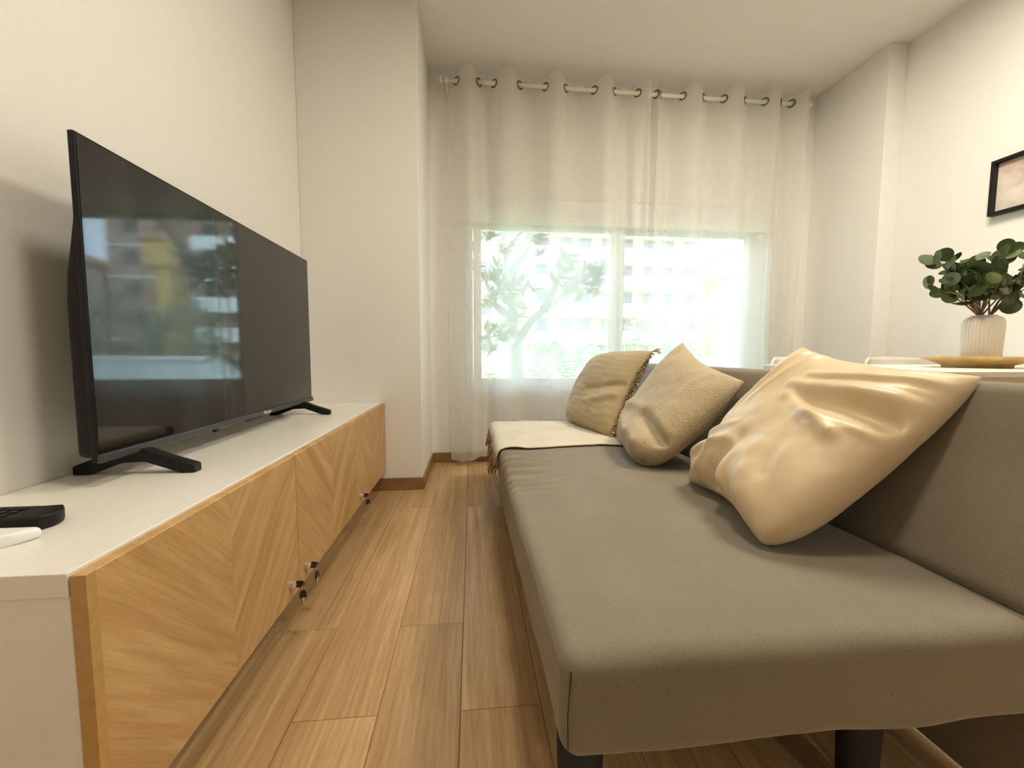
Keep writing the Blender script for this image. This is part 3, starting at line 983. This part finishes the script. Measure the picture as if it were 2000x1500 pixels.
def chair(x, label):
    t = thing('dining_chair', label, 'chair', (x, 1.86, 0), 'white shell chairs at the dining table')
    def bk(u, v):
        a = (u - 0.5) * 2
        w = 0.175 + 0.045 * (1 - v) if v > 0.0 else 0.2
        zt = 0.768 - 0.008 * a * a
        cz = 0.45 + (zt - 0.45) * v
        rr = 1.0
        if v > 0.8:
            q = (v - 0.8) / 0.2
            rr = math.sqrt(max(0.0, 1 - (q * 0.62) ** 2.6))
        return Vector((x + a * w * rr, 2.00 + 0.09 * v - 0.055 * a * a, cz))
    bm = bmesh.new(); grid(bm, bk, 20, 16)
    o = obj('backrest', bm, M['chair'], t, True)
    s = o.modifiers.new('thick', 'SOLIDIFY'); s.thickness = 0.012
    def st(u, v):
        a = (u - 0.5) * 2
        return Vector((x + a * 0.215 * (1 - 0.12 * (1 - v) ** 2), 1.60 + 0.41 * v, 0.445 - 0.012 * (1 - a * a) + 0.02 * abs(a) ** 3 - 0.015 * (1 - v) ** 3))
    bm = bmesh.new(); grid(bm, st, 16, 14)
    o = obj('seat', bm, M['chair'], t, True)
    s = o.modifiers.new('thick', 'SOLIDIFY'); s.thickness = 0.012
    for dx in (-1, 1):
        for (y, dy) in ((1.70, -0.06), (1.93, 0.08)):
            bm = bmesh.new(); tube(bm, [(x + dx * 0.13, y, 0.435), (x + dx * 0.20, y + dy, 0.0)], [0.016, 0.011], 12)
            obj('leg', bm, M['plate'], t, True)
chair(1.765, 'pale shell chair behind the table, mostly hidden by the satin cushion')
chair(2.315, 'pale shell chair behind the table, left of the vase')

pc = (1.955, 1.408, tz)
pl = obj('plate', lathe(bmesh.new(), [(0.001, 0.004), (0.088, 0.004), (0.090, 0.0), (0.094, 0.0), (0.096, 0.010), (0.12, 0.021), (0.158, 0.039), (0.161, 0.042), (0.157, 0.043), (0.12, 0.027), (0.09, 0.018), (0.001, 0.016)], (0, 0, 0), 64), M['plate'], None, True)
pl.location = pc
tag(pl, 'wide shallow tan plate under the ribbed vase on the table', 'plate')
vs = thing('vase', 'cream ribbed ceramic vase standing in the tan plate', 'vase', (pc[0] + 0.015, pc[1], tz + 0.0165))
vx, vy, vz = vs.location
NR = 34
VS = 0.76
prof = [(0.066, 0.0), (0.072, 0.004), (0.0735, 0.05), (0.0755, 0.10), (0.077, 0.145), (0.0755, 0.160), (0.069, 0.172), (0.058, 0.179), (0.048, 0.181), (0.047, 0.185), (0.043, 0.185), (0.042, 0.17), (0.055, 0.14), (0.055, 0.02)]
prof = [(r * VS, z) for r, z in prof]
def rib(a, k):
    return 1.0 - (0.045 * (1 - abs(math.sin(a * NR / 2))) ** 1.6 if 1 <= k <= 6 else (0.02 * (1 - abs(math.sin(a * NR / 2))) if k in (7,) else 0))
obj('body', lathe(bmesh.new(), prof, (vx, vy, vz), NR * 8, rib), M['ceramic'], vs, True)

euc = thing('eucalyptus_branches', 'green eucalyptus branches with round leaves in the ribbed vase', 'plant', (vx, vy, vz + 0.03))
r4 = random.Random(21)
mouth = Vector((vx, vy, vz + 0.18))
tips = [(-0.225, 0.02, 0.235), (-0.165, -0.08, 0.20), (-0.20, 0.05, 0.135), (-0.10, 0.08, 0.24), (-0.05, -0.08, 0.225), (0.02, 0.09, 0.21), (0.055, -0.02, 0.265),
        (0.10, 0.06, 0.235), (0.15, -0.05, 0.25), (0.21, 0.04, 0.16), (0.24, -0.03, 0.22), (-0.09, -0.11, 0.13), (0.02, -0.10, 0.15), (0.10, -0.09, 0.13), (-0.12, 0.0, 0.165), (-0.245, -0.03, 0.125), (-0.15, -0.04, 0.085), (-0.03, 0.03, 0.19), (0.06, 0.03, 0.17), (-0.15, 0.03, 0.225)]
def leafmesh():
    bm = bmesh.new()
    n = 16
    c = bm.verts.new((0, 0, 0.5))
    ring = []
    for i in range(n):
        a = 2 * PI * i / n
        w = 0.46 * math.sin(a)
        l = 0.5 - 0.5 * math.cos(a)
        ring.append(bm.verts.new((w, 0.16 * abs(w) ** 1.5 - 0.10 * (l - 0.5) ** 2, l)))
    c.co = Vector((0, -0.02, 0.5))
    for i in range(n): bm.faces.new((c, ring[i], ring[(i + 1) % n]))
    me = bpy.data.meshes.new('leaf')
    bm.to_mesh(me); bm.free()
    for p in me.polygons: p.use_smooth = True
    me.materials.append(M['euc'])
    return me
LM = leafmesh()
stems = [mouth + Vector((-0.020, 0, -0.0)), mouth + Vector((0.0, 0.01, 0)), mouth + Vector((0.024, 0, 0))]
for i, tp in enumerate(tips):
    tp = Vector(tp)
    s = stems[0] if tp.x < -0.04 else (stems[1] if tp.x < 0.09 else stems[2])
    root = s + Vector((-tp.x * 0.12, -tp.y * 0.1, -0.12))
    end = mouth + tp
    mid = s.lerp(end, 0.45) + Vector((-tp.x * 0.10, 0, 0.015))
    pts = [root, s] + [s * (1 - q) ** 2 + mid * 2 * q * (1 - q) + end * q * q for q in (0.2, 0.4, 0.6, 0.8, 1.0)]
    bm = bmesh.new(); tube(bm, pts, [0.0036, 0.0034, 0.003, 0.0026, 0.002, 0.0016, 0.001], 6)
    br = obj('branch', bm, M['bark'], euc, True)
    nl = 8 if i < 11 else 6
    for j in range(nl):
        q = 0.42 + 0.58 * (j + 0.5) / nl
        p = s * (1 - q) ** 2 + mid * 2 * q * (1 - q) + end * q * q
        d = Vector((r4.uniform(-1, 1), r4.uniform(-1, 1), r4.uniform(-0.5, 0.8))).normalized()
        d = (d + (end - s).normalized() * 0.5).normalized()
        o = bpy.data.objects.new('leaf', LM); COL.objects.link(o); o.parent = br
        o.location = p - world_loc(br)
        sz = r4.uniform(0.046, 0.068) * (0.8 if j == nl - 1 else 1)
        qd = d.to_track_quat('Z', 'Y')
        o.rotation_mode = 'QUATERNION'
        o.rotation_quaternion = qd @ Quaternion((0, 0, 1), r4.uniform(0, 6.28))
        o.scale = (sz, sz, sz)

pf = thing('picture_frame', 'black box picture frame hanging on the right wall', 'picture', (XR, 1.62, 1.48))
fy0_, fy1_, fz0, fz1, fd = 1.35, 1.892, 1.480, 1.750, 0.038
fw = 0.016
for a in ((fy0_, fy1_, fz1 - fw, fz1), (fy0_, fy1_, fz0, fz0 + fw), (fy0_, fy0_ + fw, fz0 + fw, fz1 - fw), (fy1_ - fw, fy1_, fz0 + fw, fz1 - fw)):
    obj('frame_bar', B(XR - fd, XR - 0.001, a[0], a[1], a[2], a[3], bev=0.001, seg=1), M['black'], pf)
def picmat():
    t = NT('abstract_print')
    v = t.coords((1, 3, 5))
    f = t.noise(v, 1.6, 3, 0.5, 0.6)
    t.l(t.ramp(f, [(0.3, (0.42, 0.30, 0.24)), (0.5, (0.62, 0.52, 0.46)), (0.7, (0.72, 0.67, 0.62))]), t.b.inputs['Base Color'])
    t.set(Roughness=0.4)
    return t.m
obj('print', B(XR - 0.014, XR - 0.008, fy0_ + fw, fy1_ - fw, fz0 + fw, fz1 - fw), picmat(), pf)

# ------------------------------------------------------------------ outside: terrace wall, garden, buildings
o = obj('lawn', B(-40, 60, 3.2, 70, -0.45, -0.25), M['grass']); tag(o, 'green lawn outside beyond the window', 'lawn', kind='structure')
pw = thing('terrace_wall', 'low white terrace wall with coping outside the window', 'wall', (5.2, 6.7, -0.25))
obj('wall_body', B(1.52, 9.0, 6.6, 6.8, -0.25, 0.655), M['bwhite'], pw)
obj('coping', B(1.48, 9.05, 6.56, 6.84, 0.655, 0.72, bev=0.01), M['bwhite'], pw)

# garden tree with rosettes of long leaves
tree = thing('garden_tree', 'broad-leaved tree with a forked trunk right outside the window', 'tree', (0.58, 5.2, -0.25))
r5 = random.Random(9)
bm = bmesh.new()
fork = Vector((0.56, 5.2, 0.95))
tube(bm, [(0.60, 5.2, -0.25), (0.585, 5.2, 0.1), (0.57, 5.2, 0.5), fork], [0.125, 0.105, 0.09, 0.085], 14)
bl = [((0.56, 5.2, 0.9), (0.50, 5.2, 1.35), (0.42, 5.1, 1.9), (0.38, 5.1, 2.4)), ((0.56, 5.2, 0.9), (0.75, 5.15, 1.2), (1.05, 5.0, 1.45), (1.40, 5.0, 1.9)), ((0.52, 5.2, 1.2), (0.3, 5.3, 1.4), (0.15, 5.4, 1.8)),
      ((0.9, 5.1, 1.32), (1.1, 5.3, 1.7), (1.2, 5.4, 2.3)), ((0.45, 5.15, 1.7), (0.7, 5.3, 2.1), (0.9, 5.3, 2.7)), ((1.2, 5.0, 1.6), (1.5, 4.8, 1.8), (1.75, 4.7, 2.2))]
for q in bl:
    tube(bm, q, [0.06 - 0.04 * k / (len(q) - 1) for k in range(len(q))], 8)
obj('trunk', bm, M['trunk'], tree, True)
def longleaf():
    bm = bmesh.new()
    L = []
    for i in range(6):
        s = i / 5
        w = 0.17 * math.sin(PI * (0.12 + 0.88 * s) ** 0.8) * (1 if i < 5 else 0.05)
        z = s; y = -0.12 * s * s
        L.append((bm.verts.new((-w, y + 0.04, z)), bm.verts.new((0, y, z)), bm.verts.new((w, y + 0.04, z))))
    for a, b in zip(L, L[1:]):
        bm.faces.new((a[0], a[1], b[1], b[0])); bm.faces.new((a[1], a[2], b[2], b[1]))
    me = bpy.data.meshes.new('leaf'); bm.to_mesh(me); bm.free()
    me.materials.append(M['tleaf'])
    return me
TL = longleaf()
ros = []
for c, rad, n in (((0.42, 5.1, 1.45), (0.36, 0.4, 0.5), 38), ((1.28, 5.0, 1.75), (0.42, 0.4, 0.36), 32), ((0.75, 5.2, 2.3), (0.8, 0.5, 0.35), 18), ((0.15, 5.2, 1.9), (0.3, 0.3, 0.35), 8), ((0.30, 5.0, 1.0), (0.22, 0.3, 0.25), 12)):
    for i in range(n):
        d = Vector((r5.gauss(0, 1), r5.gauss(0, 1), r5.gauss(0, 1))).normalized() * r5.uniform(0.35, 1.0)
        ros.append(Vector((c[0] + d.x * rad[0], c[1] + d.y * rad[1], c[2] + d.z * rad[2])))
ros.sort(key=lambda p: p.z)
cnt = 0
bmS = bmesh.new()
for p in ros:
    ax = Vector((r5.uniform(-0.7, 0.7), r5.uniform(-0.7, 0.3), r5.uniform(0.2, 1))).normalized()
    for k in range(9):
        an = k * 2.4
        side = ax.orthogonal().normalized()
        side.rotate(Quaternion(ax, an))
        d = (side * r5.uniform(0.7, 1.1) + ax * r5.uniform(0.1, 0.8)).normalized()
        L = r5.uniform(0.13, 0.20)
        rot = d.to_track_quat('Z', 'Y') @ Quaternion((0, 0, 1), r5.uniform(-0.6, 0.6))
        if cnt < 290:
            o = bpy.data.objects.new('leaf', TL); COL.objects.link(o); o.parent = tree
            o.location = p - tree.location; o.rotation_mode = 'QUATERNION'; o.rotation_quaternion = rot; o.scale = (L, L, L)
            cnt += 1
        else:
            mt = Matrix.LocRotScale(p, rot, (L, L, L))
            vv = [bmS.verts.new(mt @ v.co) for v in TL.vertices]
            for f in TL.polygons: bmS.faces.new([vv[i] for i in f.vertices])
fl = obj('foliage', bmS, M['tleaf'], tree); fl['kind'] = 'stuff'

# cycad with feathery fronds
cy = thing('garden_palm', 'small palm with arching feathery fronds outside', 'palm', (1.36, 5.65, -0.25))
bm = bmesh.new(); tube(bm, [(1.36, 5.65, -0.25), (1.36, 5.65, 0.35)], [0.10, 0.08], 10); obj('trunk', bm, M['trunk'], cy)
for i in range(12):
    an = i * 2 * PI / 12 + 0.3
    hd = Vector((math.cos(an), math.sin(an), 0))
    lean = r5.uniform(0.55, 1.0)
    pts = [Vector((1.36, 5.65, 0.35)) + hd * (0.68 * s * lean) + Vector((0, 0, 1.15 * s - 0.85 * s * s * lean)) for s in [k / 10 for k in range(11)]]
    bm = bmesh.new(); tube(bm, pts, 0.008, 4)
    for s in range(1, 11):
        for h in (0, 0.5):
            if s == 10 and h: continue
            p = pts[s] if not h else (pts[s] + pts[s + 1]) / 2
            d = (pts[min(s + 1, 10)] - pts[s - 1]).normalized()
            sd = d.cross(Vector((0, 0, 1))).normalized()
            for g in (-1, 1):
                l = 0.20 * math.sin(PI * (0.1 + 0.85 * s / 10))
                e = p + sd * g * l + d * l * 0.5 + Vector((0, 0, -l * 0.25))
                w = d * 0.012
                a = [bm.verts.new(p - w), bm.verts.new(p + w), bm.verts.new(e)]
                bm.faces.new(a)
    obj('frond', bm, M['shrub'], cy)
bn = thing('broad_leaf_plant', 'bright green upright plant between tree and palm outside', 'plant', (1.0, 5.0, -0.25))
for i, (dx, h, tw) in enumerate(((0.0, 1.02, 0.2), (-0.07, 0.8, -0.5), (0.09, 0.75, 0.7), (0.02, 0.65, 1.3))):
    def bl_(u, v, dx=dx, h=h, tw=tw):
        w = 0.055 * math.sin(PI * (0.05 + 0.93 * v) ** 0.9)
        a = (u - 0.5) * 2
        return Vector((1.0 + dx * v * 1.5 + a * w * math.cos(tw), 5.0 + a * w * math.sin(tw) + 0.04 * abs(a), -0.25 + h * v))
    bm = bmesh.new(); grid(bm, bl_, 4, 10); obj('leaf', bm, M['banana'], bn, True)

def shrub(name, label, c, rad, n, mat, seed, group=None):
    t = thing(name, label, 'shrub', (c[0], c[1], -0.25), group)
    r = random.Random(seed)
    bm = bmesh.new()
    for i in range(n):
        d = Vector((r.gauss(0, 1), r.gauss(0, 1), r.gauss(0, 1))).normalized() * r.uniform(0.55, 1.0) ** 0.6
        k = 1 + 0.35 * fbm((d.x * 2, d.y * 2, d.z * 2 + seed), 2)
        p = Vector((c[0] + d.x * rad[0] * k, c[1] + d.y * rad[1] * k, c[2] + d.z * rad[2] * k))
        if p.z < -0.25: continue
        a = Vector((r.gauss(0, 1), r.gauss(0, 1), r.gauss(0, 1))).normalized()
        b = a.orthogonal().normalized()
        s = r.uniform(0.5, 1.0) * 0.085 * (c[1] / 8)
        v = [bm.verts.new(p), bm.verts.new(p + a * s * 0.5 + b * s * 0.3), bm.verts.new(p + a * s), bm.verts.new(p + a * s * 0.5 - b * s * 0.3)]
        bm.faces.new(v)
    f = obj('foliage', bm, mat, t); f['kind'] = 'stuff'
    bm = bmesh.new(); tube(bm, [(c[0], c[1], -0.25), (c[0], c[1], c[2])], [0.06, 0.03], 6); obj('stem', bm, M['trunk'], t)
    return t
shrub('garden_shrub', 'round shrub with yellow-green leaves behind the terrace wall, left of the others', (3.75, 8.2, 0.9), (0.62, 0.6, 0.85), 3800, M['shrub'], 1, 'garden shrubs')
shrub('garden_shrub', 'tall loose shrub behind the terrace wall near the ochre building', (5.2, 8.6, 1.0), (0.66, 0.6, 1.05), 4000, M['shrub'], 2, 'garden shrubs')
shrub('garden_shrub', 'wide shrub behind the terrace wall at the far right', (7.3, 9.0, 0.8), (1.05, 0.7, 1.1), 4600, M['shrub'], 3, 'garden shrubs')
shrub('garden_shrub', 'leafy shrub behind the palm left of the window middle', (1.9, 8.4, 0.45), (0.9, 0.6, 0.75), 3400, M['shrub'], 4, 'garden shrubs')
shrub('garden_shrub', 'low shrub at the foot of the forked tree', (0.35, 6.6, 0.05), (0.5, 0.4, 0.45), 2200, M['shrub'], 5, 'garden shrubs')

# white apartment block with balcony bands
ab = thing('apartment_block', 'white apartment block with long balcony bands across the garden', 'building', (15.5, 42, -0.25))
bx0, bx1, by = 5.5, 23.4, 40.0
obj('wall', B(bx0, bx1, by + 1.6, by + 10, -0.25, 17.5), M['bpink'], ab)
FH = 2.72
paneB = B(-0.65, 0.65, -0.04, 0.04, -0.62, 0.62)
pm = bpy.data.meshes.new('pane'); paneB.to_mesh(pm); paneB.free(); pm.materials.append(M['bdark'])
for k in range(7):
    z = -1.0 + k * FH
    if z + 1.32 > -0.2:
        obj('balcony_band', B(bx0 - 0.2, bx1 + 0.2, by, by + 0.2, z, z + 1.34, bev=0.03, seg=1), M['bwhite'], ab)
        obj('balcony_slab', B(bx0 - 0.2, bx1 + 0.2, by + 0.2, by + 1.62, z, z + 0.2), M['bwhite'], ab)
    for q in range(8):
        x = bx0 + 1.6 + q * 2.2 + (0.3 if q % 2 else 0)
        o = bpy.data.objects.new('window', pm); COL.objects.link(o); o.parent = ab
        o.location = Vector((x, by + 1.58, z + 1.95)) - ab.location
        if z + 1.3 < 0: o.location.z = 0.9
obj('roof', B(bx0 - 0.3, bx1 + 0.3, by - 0.1, by + 10.2, 17.5, 17.9), M['bwhite'], ab)

yb = thing('ochre_building', 'ochre house with a projecting square tower beside the apartment block', 'building', (25.2, 42, -0.25))
obj('tower', B(24.3, 25.6, 38.6, 41, -0.25, 8.2), M['byellow'], yb)
obj('tower_head', B(23.85, 26.2, 38.2, 41.4, 8.2, 10.3), M['byellow'], yb)
bm = bmesh.new()
v = [bm.verts.new(p) for p in ((23.75, 38.0, 10.3), (26.4, 38.0, 10.3), (26.4, 41.6, 10.3), (23.75, 41.6, 10.3), (25.1, 39.8, 11.6))]
for f in ((0, 1, 4), (1, 2, 4), (2, 3, 4), (3, 0, 4), (3, 2, 1, 0)): bm.faces.new([v[i] for i in f])
obj('roof', bm, M['tile'], yb)
pt = thing('terracotta_tower', 'tall terracotta apartment tower right of the ochre building', 'building', (29.9, 45, -0.25))
obj('wall', B(27.8, 32.0, 42, 50, -0.25, 18.0), M['bpink'], pt)
obj('roof', B(27.6, 32.2, 41.8, 50.2, 18.0, 18.4), M['bwhite'], pt)
for k in range(6):
    obj('string_course', B(27.75, 32.05, 41.9, 42.0, 1.9 + k * 2.9, 2.1 + k * 2.9), M['bwhite'], pt)
    o = bpy.data.objects.new('window', pm); COL.objects.link(o); o.parent = pt
    o.location = Vector((29.9, 41.98, 0.9 + k * 2.9)) - pt.location
pb = thing('terracotta_house', 'lower terracotta house with a sloping tiled roof beside the terracotta tower', 'building', (37, 45, -0.25))
obj('wall', B(32.6, 43, 42, 50, -0.25, 8.8), M['bpink'], pb)
bm = bmesh.new()
v = [bm.verts.new(p) for p in ((32.4, 41.6, 8.8), (43.4, 41.6, 8.8), (43.4, 50.4, 8.8), (32.4, 50.4, 8.8), (43.4, 41.6, 12.4), (43.4, 50.4, 12.4))]
for f in ((0, 1, 4), (1, 2, 5, 4), (2, 3, 5), (3, 0, 4, 5), (3, 2, 1, 0)): bm.faces.new([v[i] for i in f])
obj('roof', bm, M['tile'], pb)
for k in range(3):
    for q in range(3):
        o = bpy.data.objects.new('window', pm); COL.objects.link(o); o.parent = pb
        o.location = Vector((34.5 + q * 2.6, 41.98, 1.2 + k * 2.8)) - pb.location
lb = thing('cream_building', 'cream sunlit house front behind the garden tree', 'building', (1.2, 34, -0.25))
obj('wall', B(-6, 4.2, 33, 38, -0.25, 14), M['bcream'], lb)
for k in range(4):
    for q in range(4):
        o = bpy.data.objects.new('window', pm); COL.objects.link(o); o.parent = lb
        o.location = Vector((-3.5 + q * 2.2, 32.98, 1.6 + k * 2.9)) - lb.location
